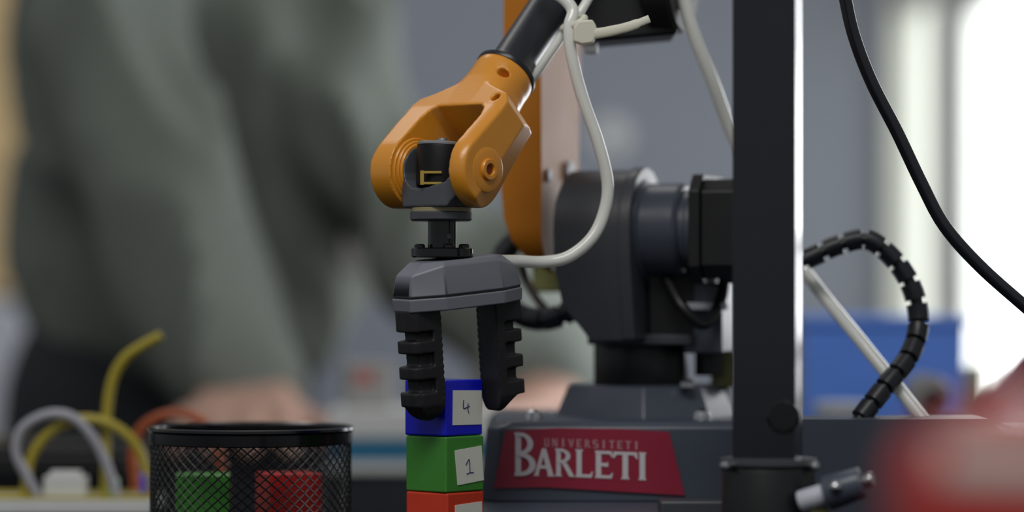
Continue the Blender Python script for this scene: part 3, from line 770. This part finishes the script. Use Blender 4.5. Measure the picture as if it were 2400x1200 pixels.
led(266, 1145, mat('pale_green_led', (150, 210, 150), 0.3)); led(340, 1132, mat('violet_led', (90, 84, 200), 0.3))
wires = [('yellow jumper wire standing up with its free end bent to the right', m_wire_y, [(247, 1174), (248, 1080), (250, 980), (262, 895), (290, 842), (330, 812), (378, 786)], 0.02),
         ('yellow jumper wire looped in a wide arch over the breadboard', m_wire_y, [(58, 1174), (72, 1075), (120, 1010), (190, 982), (262, 995), (318, 1042), (344, 1110), (345, 1174)], 0.012),
         ('grey jumper wire looped in an arch beside the white connector', m_wire_g, [(92, 1174), (60, 1110), (38, 1060), (52, 1005), (110, 972), (170, 978), (220, 1028), (252, 1095), (275, 1174)], 0.006),
         ('orange jumper wire arching behind the mesh cup', m_wire_o, [(318, 1180), (316, 1120), (312, 1060), (330, 1005), (385, 972), (450, 975), (500, 1020), (520, 1100), (524, 1180)], 0.05)]
for lb, m_, pts, dy in wires:
    zbot = 0.0015 if 'orange' in lb else zb_ + 0.0008
    Pw = [P(x, y, YW + dy) for x, y in pts]; Pw[0].z = zbot
    if 'free end' not in lb: Pw[-1].z = zbot
    o = MB().tube(Pw, 0.0026, 10).build('jumper_wire', m_, None, smooth=60); tag(o, lb, 'wire', 'jumper wires on the breadboard')

# black case behind the wires
c = P(150, 0, 0.46)
k = empty('black_case', (c.x, 0.52, 0)); tag(k, 'black equipment case behind the jumper wires', 'case')
zt = P(0, 1040, 0.46).z
MB().box((c.x - 0.01, 0.52, zt * .42), (0.100, 0.12, zt * .84)).build('body', m_black, k, bevel=0.004)
MB().box((c.x - 0.01, 0.52, zt * .92), (0.102, 0.122, zt * .14)).build('lid', m_black, k, bevel=0.003)

# ------------------------------------------------------------------ things at the back of the bench
YX = 0.55
kx = empty('printed_box', (P(960, 0, YX).x, YX + 0.035, 0)); tag(kx, 'low white box with a teal band behind the cubes', 'box')
za = P(0, 960, YX).z; z1_ = P(0, 1028, YX).z; z2_ = P(0, 1084, YX).z
x0, x1 = P(770, 0, YX).x, P(1170, 0, YX).x
def slab(nm, za_, zb_, m_, inset=0.0): MB().box(((x0 + x1) / 2, YX + 0.035, (za_ + zb_) / 2), (x1 - x0 - inset, 0.07 - inset, abs(za_ - zb_))).build(nm, m_, kx, bevel=0.0012)
slab('lid', za, z1_, m_pwhite); slab('teal_band', z1_, z2_, m_teal, 0.002); slab('body', z2_, 0.0003, m_pwhite)
c = P(862, 915, YX + 0.03)
pk = empty('paper_packet', (c.x, YX + 0.035, za)); tag(pk, 'pale packet with a faint red patch standing on the white box', 'packet')
MB().box((c.x, YX + 0.035, za + 0.015), (0.032, 0.02, 0.030), Matrix.Rotation(0.2, 3, 'Z')).build('packet_body', mat('pale_packet', (150, 150, 148), 0.7), pk, bevel=0.003)
MB().box((c.x - 0.002, YX + 0.0247, za + 0.020), (0.012, 0.002, 0.010), Matrix.Rotation(0.2, 3, 'Z')).build('red_patch', mat('faded_red', (176, 112, 108), 0.7), pk)

YB2 = 0.50
k = empty('storage_bin', (P(2075, 0, YB2).x, YB2 + 0.04, 0)); tag(k, 'bright blue plastic bin behind the cable loop', 'bin')
zb2 = P(0, 742, YB2).z; xb0, xb1 = P(1888, 0, YB2).x, P(2262, 0, YB2).x
mb = MB(); cxb = (xb0 + xb1) / 2; wb = (xb1 - xb0)
def rr(z, w, d): return [Vector((cxb - w / 2, YB2 + .045 - d / 2, z)), Vector((cxb + w / 2, YB2 + .045 - d / 2, z)), Vector((cxb + w / 2, YB2 + .045 + d / 2, z)), Vector((cxb - w / 2, YB2 + .045 + d / 2, z))]
mb.loft([rr(0, wb * .97, .085), rr(zb2, wb, .09), rr(zb2, wb - .006, .084), rr(0.004, wb * .97 - .006, .079)]); mb.build('bin_body', m_bin, k, bevel=0.001)
MB().loft([rr(zb2 - .006, wb + .004, .095), rr(zb2, wb + .004, .095), rr(zb2, wb - .004, .086), rr(zb2 - .006, wb - .004, .086)], cap=False, closed=True).build('bin_rim', m_bin, k, bevel=0.0008)
k = empty('small_motor', (P(2185, 0, 0.44).x, 0.44, 0)); tag(k, 'small grey motor with a dark end in front of the blue bin', 'motor')
c = P(2185, 925, 0.44)
MB().box((c.x, 0.44, c.z / 2 - 0.006), (0.026, 0.024, c.z - 0.012)).build('motor_bracket', m_dgrey, k, bevel=0.002)
MB().cyl((c.x - 0.004, 0.422, c.z), (c.x - 0.004, 0.458, c.z), 0.0125, bev=0.0015).build('motor_body', mat('motor_grey', (140, 140, 142), 0.4), k)
MB().cyl((c.x - 0.001, 0.420, c.z - 0.004), (c.x - 0.001, 0.424, c.z - 0.004), 0.007).build('motor_end', m_black, k)
c = P(1975, 975, 0.42)
k = empty('plastic_pot', (c.x, 0.42, 0)); tag(k, 'small pale grey pot beside the lower end of the cable loop', 'pot')
MB().lathe([(0.013, 0), (0.016, c.z + 0.006), (0.0145, c.z + 0.006), (0.012, 0.003), (0.0002, 0.003)], (c.x, 0.42, 0), UP, 32).build('pot_body', m_lgrey, k)
MB().lathe([(0.0168, c.z + 0.002), (0.0172, c.z + 0.0075), (0.015, c.z + 0.0085), (0.0002, c.z + 0.0085)], (c.x, 0.42, 0), UP, 32).build('pot_lid', m_lgrey, k)
c = P(2282, 860, 0.6)
k = empty('wooden_post', (c.x, 0.6, 0)); tag(k, 'short olive brown upright beside the blue bin', 'upright')
MB().box((c.x, 0.6, c.z / 2), (0.011, 0.02, c.z)).build('upright', m_olive, k, bevel=0.001)
MB().box((c.x, 0.6, 0.003), (0.022, 0.04, 0.006)).build('upright_foot', m_olive, k, bevel=0.001)

# red bag at far right
c0 = P(2290, 985, 0.40); c1 = P(2400, 830, 0.40)
mb = MB()
prb = [(2290, 1150), (2300, 1040), (2322, 975), (2375, 900), (2430, 832), (2470, 800), (2520, 800), (2560, 880), (2570, 1150)]
mb.prism([(P(x, y, 0.40).x, max(0.0006, P(x, y, 0.40).z)) for x, y in prb], lambda x, z, d: Vector((x, d, z)), 0.39, 0.47)
me = mb.mesh(smooth=0); me = modded(me, remesh=0.003); me = modded(me, iters=12)
mnz = min(v.co.z for v in me.vertices)
for v in me.vertices:
    v.co.z -= mnz - 0.0004
k = empty('cloth_bag', (P(2430, 0, 0.4).x, 0.43, 0)); tag(k, 'dull red cloth bag slumped by the window', 'bag')
link('bag_body', me, m_redbag, k)
MB().tube([P(2420, 850, 0.385), P(2440, 780, 0.39), P(2490, 770, 0.39), P(2515, 850, 0.385)], 0.004, 10).build('bag_strap', m_redbag, k)

# red canister close to the lens
YR = -0.64
c = P(2420, 0, YR); zt = P(0, 1000, YR).z; rr_ = 335 * S(YR)
k = empty('red_canister', (c.x, YR, 0)); tag(k, 'blurred glossy red canister with a pale patch close to the lens', 'canister')
MB().lathe([(rr_ * .96, 0), (rr_, 0.002), (rr_, zt - 0.012), (rr_ * .97, zt - 0.006), (rr_ * .88, zt - 0.002), (rr_ * .7, zt)], (c.x, YR, 0), UP, 64).build('canister_body', m_redgloss, k)
# curved pale patch on the canister front
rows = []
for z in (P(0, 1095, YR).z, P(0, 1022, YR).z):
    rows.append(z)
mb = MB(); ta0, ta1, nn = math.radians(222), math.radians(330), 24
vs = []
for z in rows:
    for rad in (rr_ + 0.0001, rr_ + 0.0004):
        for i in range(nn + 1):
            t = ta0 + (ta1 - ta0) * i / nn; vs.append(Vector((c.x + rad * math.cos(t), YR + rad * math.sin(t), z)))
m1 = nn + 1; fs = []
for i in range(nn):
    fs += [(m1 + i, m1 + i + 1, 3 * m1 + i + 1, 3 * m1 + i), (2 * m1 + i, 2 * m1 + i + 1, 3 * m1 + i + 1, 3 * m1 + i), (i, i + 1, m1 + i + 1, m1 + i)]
mb.faces(vs, fs); mb.build('canister_patch', m_paper, k)
MB().lathe([(rr_ * .6, 0), (rr_ * .6, 0.004), (rr_ * .5, 0.006)], (c.x, YR, zt - 0.0005), UP, 48).build('canister_cap', m_redgloss, k)

# back of the room, left
MB_ = MB().box((P(-40, 0, YB - .02).x, YB - 0.016, 0.55), (0.155, 0.03, 1.08)).build('wall_board', m_beige, None, bevel=0.003); tag(MB_, 'beige board on the back wall left of the person', 'board')
zbrd = P(0, 690, YB - .03).z
MB_.location.z = zbrd
k = empty('metal_cabinet', (P(-70, 0, 1.9).x, 1.92, -0.75)); tag(k, 'light grey metal cabinet under the beige board', 'cabinet')
zt = P(0, 708, 1.8).z
xc = P(-120, 0, 1.8).x; wc = 0.17
MB().box((xc, 1.9, (zt - 0.75) / 2), (wc, 0.22, zt + 0.75)).build('body', m_lgrey, k, bevel=0.003)
for i in range(3):
    hgt = (zt + 0.75) / 3; zc_ = -0.75 + hgt * (i + .5)
    d_ = MB().box((xc, 1.786, zc_), (wc - 0.01, 0.012, hgt - 0.012)).build('drawer', m_lgrey, k, bevel=0.002)
    MB().box((xc, 1.777, zc_ + hgt * .3), (0.06, 0.012, 0.010)).build('handle', m_silver, d_, bevel=0.002)
c = P(1432, 320, YB - 0.008)
k = empty('wall_socket', c); tag(k, 'pale round wall fitting on the grey wall behind the air tube', 'wall fitting')
MB().lathe([(0.020, 0), (0.020, 0.004), (0.016, 0.008), (0.0002, 0.009)], c + Vector((0, 0.008, 0)), (0, -1, 0), 32).build('fitting', m_pwhite, k)
MB().lathe([(0.004, 0), (0.004, 0.002)], c + Vector((0, -0.0005, 0)), (0, -1, 0), 16).build('fitting_screw', m_silver, k)

# ------------------------------------------------------------------ person leaning on the bench
person = empty('person', (P(250, 0, 1.05).x, 1.05, -0.75))
tag(person, 'person in a dark grey-green jacket leaning over the bench with both hands down', 'person')
sh1 = P(330, -520, 0.98); el1 = P(240, 30, 0.90); wr1 = P(588, 872, 0.80)
sh2 = P(700, -480, 1.10); el2 = P(775, 240, 1.0); wr2 = P(1322, 912, 0.84)
pel = P(320, 830, 1.12); che = P(470, -250, 1.08); neckb = P(520, -620, 1.04); head = neckb + Vector((0.02, -0.06, 0.16))
kn1 = Vector((pel.x - 0.06, 1.08, -0.30)); kn2 = Vector((pel.x + 0.10, 1.16, -0.30))
an1 = Vector((pel.x - 0.07, 1.12, -0.67)); an2 = Vector((pel.x + 0.11, 1.2, -0.67))
hp1 = pel + Vector((-0.015, -0.03, -0.03)); hp2 = pel + Vector((0.05, 0.04, -0.03))
def hand(mb, wr, tgt, side):
    """palm and five fingers resting on the bench"""
    d = (tgt - wr); d.z = 0; d.normalize(); s_ = Vector((-d.y, d.x, 0)) * side
    palm = wr + d * 0.055; palm.z = 0.026
    mb.capsule(wr, palm, 0.022, 0.019)
    for k in (-1, -.33, .33, 1): mb.capsule(wr.lerp(palm, .35) + s_ * 0.018 * k, palm + d * 0.028 + s_ * 0.027 * k + Vector((0, 0, -0.002)), 0.015, 0.0135)
    for k, L in ((-1, .050), (-.33, .064), (.33, .068), (1, .060)):
        b = palm + d * 0.028 + s_ * 0.028 * k + Vector((0, 0, 0.0)); m1_ = b + d * L * .5 + s_ * 0.006 * k + Vector((0, 0, 0.004)); m2_ = b + d * L * .85 + s_ * 0.009 * k; m2_.z = 0.016; e_ = b + d * L * 1.08 + s_ * 0.011 * k; e_.z = 0.0095
        mb.capsule(b, m1_, 0.0112, 0.0098); mb.capsule(m1_, m2_, 0.0098, 0.0088); mb.capsule(m2_, e_, 0.0088, 0.0076)
    b = wr + d * 0.022 + s_ * 0.028; b.z = 0.027; m1_ = b + d * 0.028 + s_ * 0.026; m1_.z = 0.018; e_ = m1_ + d * 0.028 + s_ * 0.008; e_.z = 0.0115
    mb.capsule(wr + d * .006, b, 0.015, 0.014); mb.capsule(b, m1_, 0.0145, 0.0115); mb.capsule(m1_, e_, 0.0115, 0.009)
mb = MB()
mb.capsule(P(430, 700, 1.10), che, 0.10, 0.11); mb.capsule(P(430, 700, 1.10), pel, 0.10, 0.09); mb.capsule(sh1.lerp(che, .15), sh2.lerp(che, .15), 0.055, 0.055); mb.capsule(che, neckb, 0.1, 0.05); mb.capsule(neckb, head, 0.048, 0.05)
mb.ball(head + Vector((0, -0.01, 0.05)), 0.1, 3, (0.76, 0.95, 1.15)); mb.capsule(head + Vector((0.005, -0.095, 0.05)), head + Vector((0.006, -0.115, 0.025)), 0.009, 0.014)
mb.capsule(head + Vector((-.03, -.09, -.02)), head + Vector((.035, -.09, -.02)), .012, .012)
for sx in (-1, 1): mb.ball(head + Vector((0.078 * sx, 0, 0.035)), 0.03, 2, (0.35, 0.7, 1))
mb.capsule(sh1, el1, 0.036, 0.030); mb.capsule(el1, wr1, 0.030, 0.022)
mb.capsule(sh2, el2, 0.036, 0.030); mb.capsule(el2, wr2, 0.030, 0.022)
hand(mb, wr1, wr1 + Vector((0.0, -0.07, 0)), 1); hand(mb, wr2, wr2 + Vector((-0.05, -0.05, 0)), -1)
for h_, k_, a_ in ((hp1, kn1, an1), (hp2, kn2, an2)):
    mb.capsule(h_, k_, 0.085, 0.058); mb.capsule(k_, a_, 0.056, 0.04)
    mb.capsule(a_ + Vector((0, .02, -.035)), a_ + Vector((0.01, -0.14, -0.045)), 0.040, 0.034)
me = modded(mb.mesh(smooth=0), remesh=0.005, iters=4)
for p in me.polygons: p.use_smooth = True
link('body', me, m_skin, person)
for sx in (-1, 1): MB().ball(head + Vector((0.03 * sx, -0.092, 0.055)), 0.012, 2).build('eye', m_pwhite, person)
mb = MB(); mb.ball(head + Vector((0, 0.018, 0.075)), 0.1, 3, (0.84, 0.95, 1.05)); mb.build('hair', m_hair, person)
# jacket
mb = MB()
mb.capsule(P(420, 640, 1.10), che, 0.125, 0.14); mb.capsule(P(600, 700, 1.04), P(540, -200, 1.04), 0.070, 0.105); mb.capsule(sh1.lerp(che, .1), sh2.lerp(che, .1), 0.07, 0.07)
mb.capsule(che, neckb - UP * 0.02, 0.12, 0.07)
mb.capsule(sh1, el1, 0.066, 0.058); mb.capsule(el1, el1.lerp(wr1, .55), 0.060, 0.050); mb.capsule(el1.lerp(wr1, .55), el1.lerp(wr1, .97), 0.052, 0.042)
mb.capsule(sh2, el2, 0.066, 0.055); mb.capsule(el2, el2.lerp(wr2, .5), 0.058, 0.046); mb.capsule(el2.lerp(wr2, .5), el2.lerp(wr2, .97), 0.048, 0.036)
me = modded(mb.mesh(smooth=0), remesh=0.009, iters=8)
nrm_ = [v.normal.copy() for v in me.vertices]
for v, n_ in zip(me.vertices, nrm_):
    p = v.co
    q = Vector((p.x * 9 + p.z * 3.0, p.y * 6, p.z * 3.2 - p.x * 2))
    fold = 1 - abs(noise.noise(Vector((p.x * 15 + p.z * 5, p.y * 8, p.z * 4 - 4 * p.x))))
    d = noise.noise(q) * 0.024 + fold ** 3 * 0.036 - 0.010
    v.co = p + n_ * d
me = modded(me, iters=2)
for p in me.polygons: p.use_smooth = True
for v in me.vertices:
    if v.co.y < 0.96: v.co.z = max(v.co.z, 0.004)
jk = link('jacket', me, m_jacket, person); jk['label'] = 'dark grey-green jacket with long folds'
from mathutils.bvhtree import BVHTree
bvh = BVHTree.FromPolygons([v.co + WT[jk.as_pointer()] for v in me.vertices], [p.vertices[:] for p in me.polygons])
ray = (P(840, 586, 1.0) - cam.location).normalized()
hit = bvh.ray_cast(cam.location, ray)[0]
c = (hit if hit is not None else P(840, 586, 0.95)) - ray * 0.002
MB().lathe([(0.014, 0), (0.016, 0.002), (0.016, 0.004), (0.012, 0.006), (0.0002, 0.006)], c, (0.05, -1, 0), 24).build('bokeh_disc', mat('pale_bokeh', (236, 230, 226), 0.4), person)  # pale disc set on the jacket as an out-of-focus highlight
mb = MB(); mb.capsule(pel + Vector((0.005, -0.01, 0)), pel + Vector((0.06, 0, 0.0)), 0.092, 0.10)
for h_, k_, a_ in ((hp1, kn1, an1), (hp2, kn2, an2)):
    mb.capsule(h_, k_, 0.092, 0.072); mb.capsule(k_, a_ + UP * 0.0, 0.072, 0.058)
me = modded(mb.mesh(smooth=0), remesh=0.010, iters=8)
link('trousers', me, m_trousers, person)
for a_ in (an1, an2):
    mb = MB(); mb.capsule(a_ + Vector((0, .03, -.034)), a_ + Vector((0.01, -0.15, -0.036)), 0.046, 0.042)
    me = mb.mesh(smooth=0); me = modded(me, remesh=0.006); me = modded(me, iters=3)
    link('shoe', me, m_black, person)
